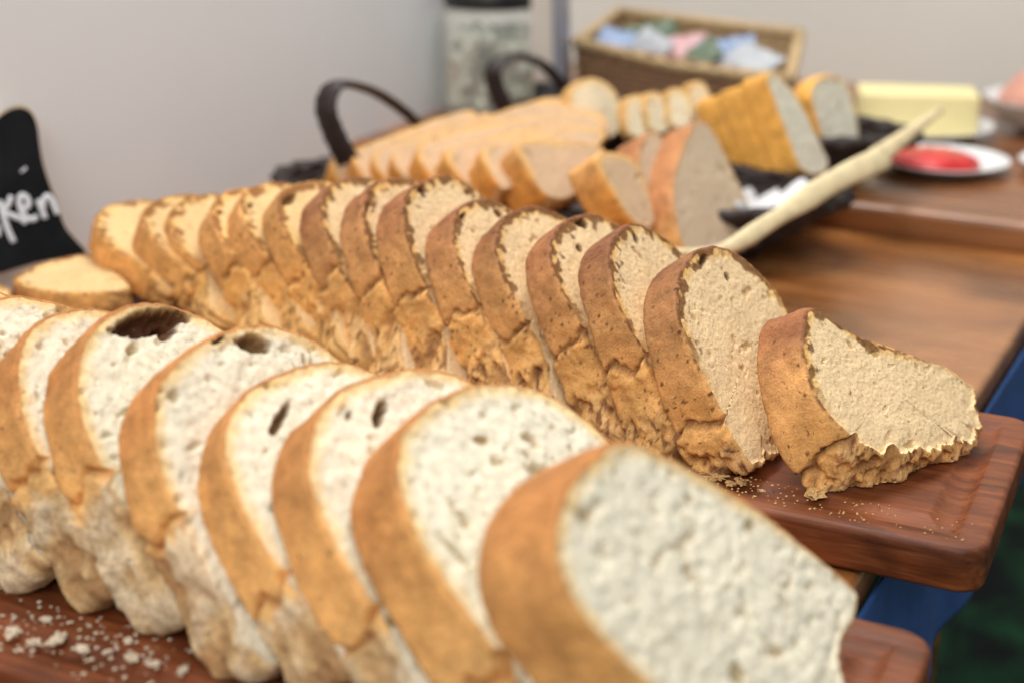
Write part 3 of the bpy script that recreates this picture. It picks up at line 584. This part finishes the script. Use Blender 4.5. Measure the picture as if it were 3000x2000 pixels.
# bamboo tongs
root = empty('bamboo_tongs', Matrix.Translation((.142, .93, .026)), 'pale bamboo tongs resting across the basket rim above the last slices', 'tongs'); inv = root.matrix_world.inverted()
def arm(name, pts, wid, th, flat):
    q = catmull(pts, 8); m = len(q); W_ = []; 
    for i in range(m):
        f = i / (m - 1) * (len(wid) - 1); k = min(int(f), len(wid) - 2); W_.append(wid[k] + (wid[k + 1] - wid[k]) * (f - k))
    V, F = tube_path(q, th, 14, False, W_, flat); mesh(name, [inv @ v for v in V], F, M_bamboo, root)
arm('arm', [(.105, .945, .022), (.1419, .93, .0275), (.19, .975, .040), (.24, 1.03, .052), (.2886, 1.08, .0585)], [.0022, .0034, .0040, .0066, .0060, .0088, .0084, .0094, .0092], .0028, (-.47, .29, .83))
arm('arm', [(.1419, .932, .021), (.21, 1.02, .031), (.295, 1.13, .047), (.3784, 1.25, .0625)], [.002, .003, .0085, .003], .0028, (-.47, .29, .83))
V, F = tube_path([(.130, .930, .024), (.1419, .932, .0245), (.155, .943, .028)], .0035, 10); mesh('binding', [inv @ Vector(v) for v in V], F, M_bamboo, root)

# ================================================================ chalkboard sign
Us = Vector((.88603, .46362, 0)); Vs = Vector((-.11564, .221, .96839)); Ns = Vector((.44897, -.85803, .24943)); Gs = Vector((-.34487, .9652, 0.0005))
MS = Matrix(((Us.x, Vs.x, Ns.x, Gs.x), (Us.y, Vs.y, Ns.y, Gs.y), (Us.z, Vs.z, Ns.z, Gs.z), (0, 0, 0, 1)))
so = [(-0.055, 0.085), (-0.040, 0.088), (-0.0208, 0.0939), (-0.0075, 0.1047), (-0.0008, 0.1108), (0.0072, 0.1149), (0.0147, 0.1155), (0.0206, 0.1119), (0.0233, 0.1019), (0.0226, 0.0896), (0.0227, 0.0742), (0.0254, 0.0584), (0.0286, 0.0456), (0.0302, 0.0298), (0.0363, 0.0196), (0.0439, 0.0091), (0.0424, 0.0068), (0.0131, 0.007), (-0.0084, 0.0036), (-0.0175, 0.0018), (-0.0351, 0.0012), (-.06, .0), (-.075, .02), (-.072, .06)]
root = empty('chalkboard_sign', MS, 'small curved black chalkboard sign with white chalk letters by the wall', 'sign')
def prism(name, loop, z0, z1, mat, parent):
    L = resample(loop, 160, 1); n = len(L); V = [(a, b, z0) for a, b in L] + [(a, b, z1) for a, b in L]
    F = [[i, (i + 1) % n, n + (i + 1) % n, n + i] for i in range(n)] + [list(range(n)), list(range(2 * n - 1, n - 1, -1))]
    o = mesh(name, V, F, mat, parent, smooth=False); return o
sc_ = np.array(so); cs = sc_.mean(0)
prism('plywood_back', cs + (sc_ - cs) * 1.022 + [0, .0006], -.008, -.0014, M_pale, root)
prism('black_face', so, -.0012, 0, M_slate, root)
ST = {'k1': [(-0.0102, 0.0524), (-0.0090, 0.0407), (-0.0075, 0.0312), (-0.0050, 0.0221)], 'k2': [(-0.0017, 0.0547), (-0.0043, 0.0495), (-0.0080, 0.0443), (-0.0027, 0.0406), (0.0027, 0.0375), (0.0055, 0.0345)], 'e': [(0.0052, 0.0440), (0.0090, 0.0471), (0.0082, 0.0524), (0.0050, 0.0542), (0.0030, 0.0501), (0.0034, 0.0433), (0.0059, 0.0388), (0.0100, 0.0365), (0.0135, 0.0385)],
      'n': [(0.0158, 0.050), (0.0172, 0.0432), (0.0188, 0.0360)], 'n2': [(0.0182, 0.0430), (0.0193, 0.0485), (0.0223, 0.0519), (0.0248, 0.0492), (0.0262, 0.044), (0.0276, 0.0382)], 'dot': [(0.0087, 0.0726), (0.0096, 0.0712)], 'frag': [(-0.0200, 0.0376), (-0.0142, 0.0340), (-0.0152, 0.0273)]}
P = []
for k, s_ in ST.items():
    q = catmull([(a, b, .0004) for a, b in s_], 6); P.append(tube_path(q, .0007, 8, False, .0026 if k == 'dot' else .0020, None))
V, F = merge([([Vector((v.x, v.y, max(-.0001, min(v.z, .0011)))) for v in v_], f_) for v_, f_ in P]); mesh('chalk_writing', V, F, M_chalk, root)

# ================================================================ things on the far table
def lathe(prof, n=40, cen=(0, 0, 0)):
    V = []; F = []
    for r, z in prof:
        for i in range(n): a = 2 * math.pi * i / n; V.append((cen[0] + r * math.cos(a), cen[1] + r * math.sin(a), cen[2] + z))
    for j in range(len(prof) - 1):
        for i in range(n): F.append([j * n + i, j * n + (i + 1) % n, (j + 1) * n + (i + 1) % n, (j + 1) * n + i])
    F.append([i for i in range(n)][::-1]); F.append([(len(prof) - 1) * n + i for i in range(n)])
    return V, F
def plate(name, x, y, r, label, h=.010, z=.0008):
    V, F = lathe([(r * .55, 0), (r * .6, .001), (r * .98, h), (r, h + .0012), (r * .97, h + .0014), (r * .62, .0035), (.001, .003)])
    o = mesh(name, V, F, M_cer); o.location = (x, y, z); return tag(o, label, 'plate' if name != 'bowl' else 'bowl', 'white dishes on the far table')
plate('plate', .396, 1.285, .060, 'white plate holding the mound of red jam')
rngj = np.random.default_rng(4)
V, F = lathe([(.041, 0), (.0405, .004), (.034, .009), (.020, .012), (.001, .0125)], 48)
V = np.array(V); V[:, 2] += (fbm(V * 90, 3, 3) - .5) * .006 * (V[:, 2] > 0); V[:, :2] *= (1 + .12 * (fbm(V * 30 + 5, 8, 2) - .5))[:, None]
o = mesh('jam', V, F, M_jam); o.location = (.388, 1.285, .0050); tag(o, 'bright red jam heaped on the white plate', 'jam')
plate('dish', .415, 1.44, .075, 'white dish under the yellow block of butter', .012)
bm = bmesh.new(); bmesh.ops.create_cube(bm, size=1); bmesh.ops.scale(bm, vec=(.118, .060, .046), verts=bm.verts)
o = bmobj('butter', bm, M_cheese, bevel=.004); o.location = (.412, 1.445, .0235); o.rotation_euler = (0, 0, R(-10)); tag(o, 'large pale yellow block of butter on the white dish', 'butter')
plate('plate', .515, 1.27, .052, 'white plate at the right frame edge beside the jam plate')
V, F = lathe([(.03, 0), (.055, .012), (.070, .034), (.073, .035), (.066, .030), (.03, .008), (.001, .006)])
o = mesh('bowl', V, F, M_cer); o.location = (.560, 1.46, .0008); tag(o, 'white bowl with pink ham at the right frame edge', 'bowl', 'white dishes on the far table')
V, F = lathe([(.058, 0), (.056, .012), (.04, .030), (.02, .038), (.001, .04)], 40); V = np.array(V); V[:, 2] += (fbm(V * 60, 7, 3) - .5) * .012 * (V[:, 2] > 0)
o = mesh('ham', V, F, M_pink); o.location = (.560, 1.46, .026); tag(o, 'pink sliced ham piled in the white bowl', 'ham')
# glass jar
gl = NT('jar_glass'); gl.set(Base_Color=(.80, .86, .80, 1), Roughness=.05, Alpha=.13)
root = empty('glass_jar', Matrix.Translation((-.022, 1.56, .0008)) @ Matrix.Diagonal((.92, .92, 1.12, 1)), 'tall clear glass jar with black lid behind the far basket handle', 'jar')
V, F = lathe([(.055, 0), (.064, .006), (.065, .09), (.060, .098), (.052, .102), (.0495, .102), (.0575, .095), (.0620, .088), (.0610, .008), (.05, .004)]); mesh('glass', V, F, gl.m, root)
V, F = lathe([(.055, .103), (.056, .106), (.056, .124), (.05, .126), (.001, .126)]); mesh('lid', V, F, M_black, root)
rg = random.Random(3); P = []
for z in range(7):
    for q in range(18):
        a = rg.uniform(0, 6.28); r = .052 * math.sqrt(rg.random()); bm = bmesh.new(); bmesh.ops.create_icosphere(bm, subdivisions=1, radius=rg.uniform(.007, .0095))
        V = [Vector((v.co.x + r * math.cos(a), v.co.y + r * math.sin(a), v.co.z + .014 + z * .0105)) for v in bm.verts]; P.append((V, [[v.index for v in f.verts] for f in bm.faces])); bm.free()
V, F = merge(P); o = mesh('jar_filling', V, F, mat_plain('pale_beans', (.70, .69, .56), .5, 0, .3, 90)); o.location = (-.022, 1.56, .0008); o.scale = (.92, .92, 1.12); tag(o, 'pale pebbly beans filling the glass jar', 'beans', kind='stuff')
# steel post on a black foot
root = empty('steel_stand', Matrix.Translation((.044, 1.47, .0008)) @ Matrix.Rotation(R(-2), 4, 'Y') @ Matrix.Rotation(R(-22), 4, 'Z'), 'upright shiny steel stand on a black foot between jar and wicker basket', 'stand')
bm = bmesh.new(); bmesh.ops.create_cube(bm, size=1); bmesh.ops.scale(bm, vec=(.032, .026, .25), verts=bm.verts); bmesh.ops.translate(bm, vec=(0, 0, .175), verts=bm.verts); bmobj('post', bm, M_steel_shaded, root, bevel=.002)
bm = bmesh.new(); bmesh.ops.create_cube(bm, size=1); bmesh.ops.scale(bm, vec=(.022, .004, .248), verts=bm.verts); bmesh.ops.translate(bm, vec=(-.004, -.0155, .175), verts=bm.verts); bmobj('lit_facet', bm, M_steel_lit, root, bevel=.001)  # bright facet of the post, light painted as an added pale strip
V, F = lathe([(.036, 0), (.036, .006), (.024, .02), (.020, .048), (.018, .05)], 32); mesh('foot', V, F, M_black, root)
# tan wicker basket with packets
NL = Vector((0.0676, 1.5, 0.0854)); NR = Vector((0.2615, 1.34, 0.0731)); FR = Vector((0.2999, 1.5, 0.0944)); FL = Vector((0.1217, 1.66, 0.097))
cb = (NL + NR + FR + FL) / 4; root = empty('wicker_basket', Matrix.Translation((cb.x, cb.y, .0008)), 'tan wicker basket full of small packets before the back wall', 'basket'); inv = root.matrix_world.inverted()
def weave(A, B, rows, mat, name):
    P = []
    for i in range(rows):
        f = i / (rows - 1); a = Vector((cb.x + (A.x - cb.x) * (.92 + .08 * f), cb.y + (A.y - cb.y) * (.92 + .08 * f), .003 + (A.z - .003) * f)); b_ = Vector((cb.x + (B.x - cb.x) * (.92 + .08 * f), cb.y + (B.y - cb.y) * (.92 + .08 * f), .003 + (B.z - .003) * f))
        nrm = (b_ - a).cross(UPV).normalized(); m = 40
        P.append(tube_path([a.lerp(b_, k / m) + nrm * .0018 * math.sin(k * 1.57 + i * math.pi) for k in range(m + 1)], (A.z + B.z) / 2 / rows * .62, 6))
    V, F = merge(P); mesh(name, [inv @ Vector(v) for v in V], F, mat, root)
weave(NL, NR, 14, M_wick2, 'front_side'); weave(NR, FR, 16, M_wick3, 'right_side'); weave(FR, FL, 18, M_wick3, 'back_side'); weave(FL, NL, 16, M_wick3, 'left_side')
P = [tube_path([NL, NL.lerp(NR, .5) - Vector((0, 0, .006)), NR], .0062, 10), tube_path([NR, FR], .006, 10), tube_path([FR, FL], .006, 10), tube_path([FL, NL], .006, 10)]
V, F = merge(P); mesh('rim', [inv @ Vector(v) for v in V], F, M_wick3, root)
def lp(q, f=.86, z=.004): return Vector((cb.x + (q.x - cb.x) * f, cb.y + (q.y - cb.y) * f, z))
mesh('base', [inv @ lp(q) for q in (NL, NR, FR, FL)], [[0, 1, 2, 3]], M_wick2, root)
for i, (u, v_, m, lb, rx, rz) in enumerate(((.12, .45, M_blue, 'blue packet at the left end of the wicker basket', 30, 10), (.26, .70, M_green, 'dark green packet sticking up at the back left of the basket', 60, 40), (.30, .32, M_greyp, 'white packet leaning beside the blue one in the wicker basket', 50, -30),
        (.44, .40, M_pinkp, 'pink packet in the middle of the wicker basket', 40, 15), (.56, .35, M_green, 'dark packet between the pink and the pale blue packets', 35, -50), (.68, .45, M_blue, 'pale blue packet at the right of the wicker basket', 48, 25), (.80, .35, M_greyp, 'white packet at the right end of the wicker basket', 30, -20))):
    p = NL.lerp(NR, u).lerp(FL.lerp(FR, u), v_); bm = bmesh.new(); bmesh.ops.create_grid(bm, x_segments=14, y_segments=10, size=1)
    for vt in bm.verts:
        X, Y = vt.co.x, vt.co.y; vt.co = (X * .030, Y * .021, .0055 * (1 - X ** 4) * (1 - Y ** 4) + .002 * math.sin(X * 9 + i) * Y)
    low = [(v.co.x, v.co.y) for v in bm.verts]; geo = bmesh.ops.duplicate(bm, geom=bm.verts[:] + bm.edges[:] + bm.faces[:])
    for e in geo['geom']:
        if isinstance(e, bmesh.types.BMVert): e.co.z = -e.co.z - .0004
    o = bmobj('packet', bm, m); o.location = (p.x, p.y, min(NL.z, NR.z) + .004); o.rotation_euler = (R(rx), R(10 * (-1) ** i), R(rz - 35)); tag(o, lb, 'packet', 'packets in the wicker basket')

# ================================================================ crumbs
def chip(x, y, s, seed, mat, label, grp, z=.0):
    bm = bmesh.new(); bmesh.ops.create_icosphere(bm, subdivisions=3, radius=1); V = np.array([v.co[:] for v in bm.verts]); r = .25 + 1.5 * fbm(V * 2.3 + seed * 3.1, seed, 5, .65); V = V * (r * (1 + .35 * np.sign(np.sin(V[:, 0] * 5 + seed) * np.cos(V[:, 1] * 6))))[:, None] * np.array([s, s * .72, s * .34])
    for v, q in zip(bm.verts, V): v.co = q
    o = bmobj('bread_crumb', bm, mat, smooth=False); o.location = (x, y, z + s * .2); o.rotation_euler = (.2, .1, seed * 1.7); return tag(o, label, 'crumb', grp)
M_cr1 = mat_plain('crumb_flake', (.62, .38, .15), .8, 0, .3, 300, .001); M_cr2 = mat_plain('crumb_flake_pale', (.72, .60, .44), .8, 0, .2, 300, .001)
for i, (x, y, s) in enumerate([(.0995, .630, .0040), (.1110, .6255, .0034), (.0960, .6365, .0032), (.1450, .6120, .0048), (.1055, .6225, .0022), (.1190, .6150, .0018)]):
    chip(x, y, s, 11 + i, M_cr1, ['flaky crumb on the middle board near the tall slice', 'golden flake beside the tall slice on the board rim', 'flake closest to the torn base of the tall slice', 'largest lone flake standing between the last two slices', 'small flake at the board edge below the tall slice', 'tiny flake on the board rim between the flakes and the lone one'][i], 'bread flakes on the middle board')
for i, (x, y, s) in enumerate([(-.186, .481, .0040), (-.178, .4825, .0050), (-.166, .476, .0030), (-.1455, .470, .0036), (-.136, .466, .0032), (-.124, .4615, .0034), (-.187, .498, .0026), (-.197, .488, .0044), (-.156, .4745, .0022), (-.150, .482, .0024)]):
    chip(x, y, s * .72, 31 + i, M_cr2, 'whitish bread crumb in the loose line of crumbs on the rim of the near board', 'white crumbs on the near board')
rgc = np.random.default_rng(9); V = []; F = []
def dust(n, gen, smax):
    for _ in range(n):
        x, y = gen(); s = rgc.uniform(.0003, smax); k = len(V)
        for d in ((s, s * .4, 0), (-s, 0, 0), (0, s, 0), (0, -s, 0), (0, 0, s * .8), (0, 0, -s * .3)): V.append((x + d[0], y + d[1], s * .3 + d[2]))
        for f in ((0, 2, 4), (2, 1, 4), (1, 3, 4), (3, 0, 4), (2, 0, 5), (1, 2, 5), (3, 1, 5), (0, 3, 5)): F.append([k + i for i in f])
def g2():
    q = Vector((.202, .555, 0)) + L2 * abs(rgc.normal(.10, .05)) + S2 * rgc.uniform(.006, .03); return q.x, q.y
def g1():
    q = Vector((.168, .487, 0)) - S2 * rgc.uniform(.135, .172) + L2 * rgc.uniform(.25, .42); return q.x, q.y
dust(170, g2, .0009); tag(mesh('crumb_dust', V, F, M_cr1, smooth=False), 'fine crumb dust on the front rim of the middle board', 'crumbs', kind='stuff')
V = []; F = []
dust(300, g1, .0012); tag(mesh('crumb_dust', V, F, M_cr2, smooth=False), 'fine white crumb dust on the near board', 'crumbs', kind='stuff')
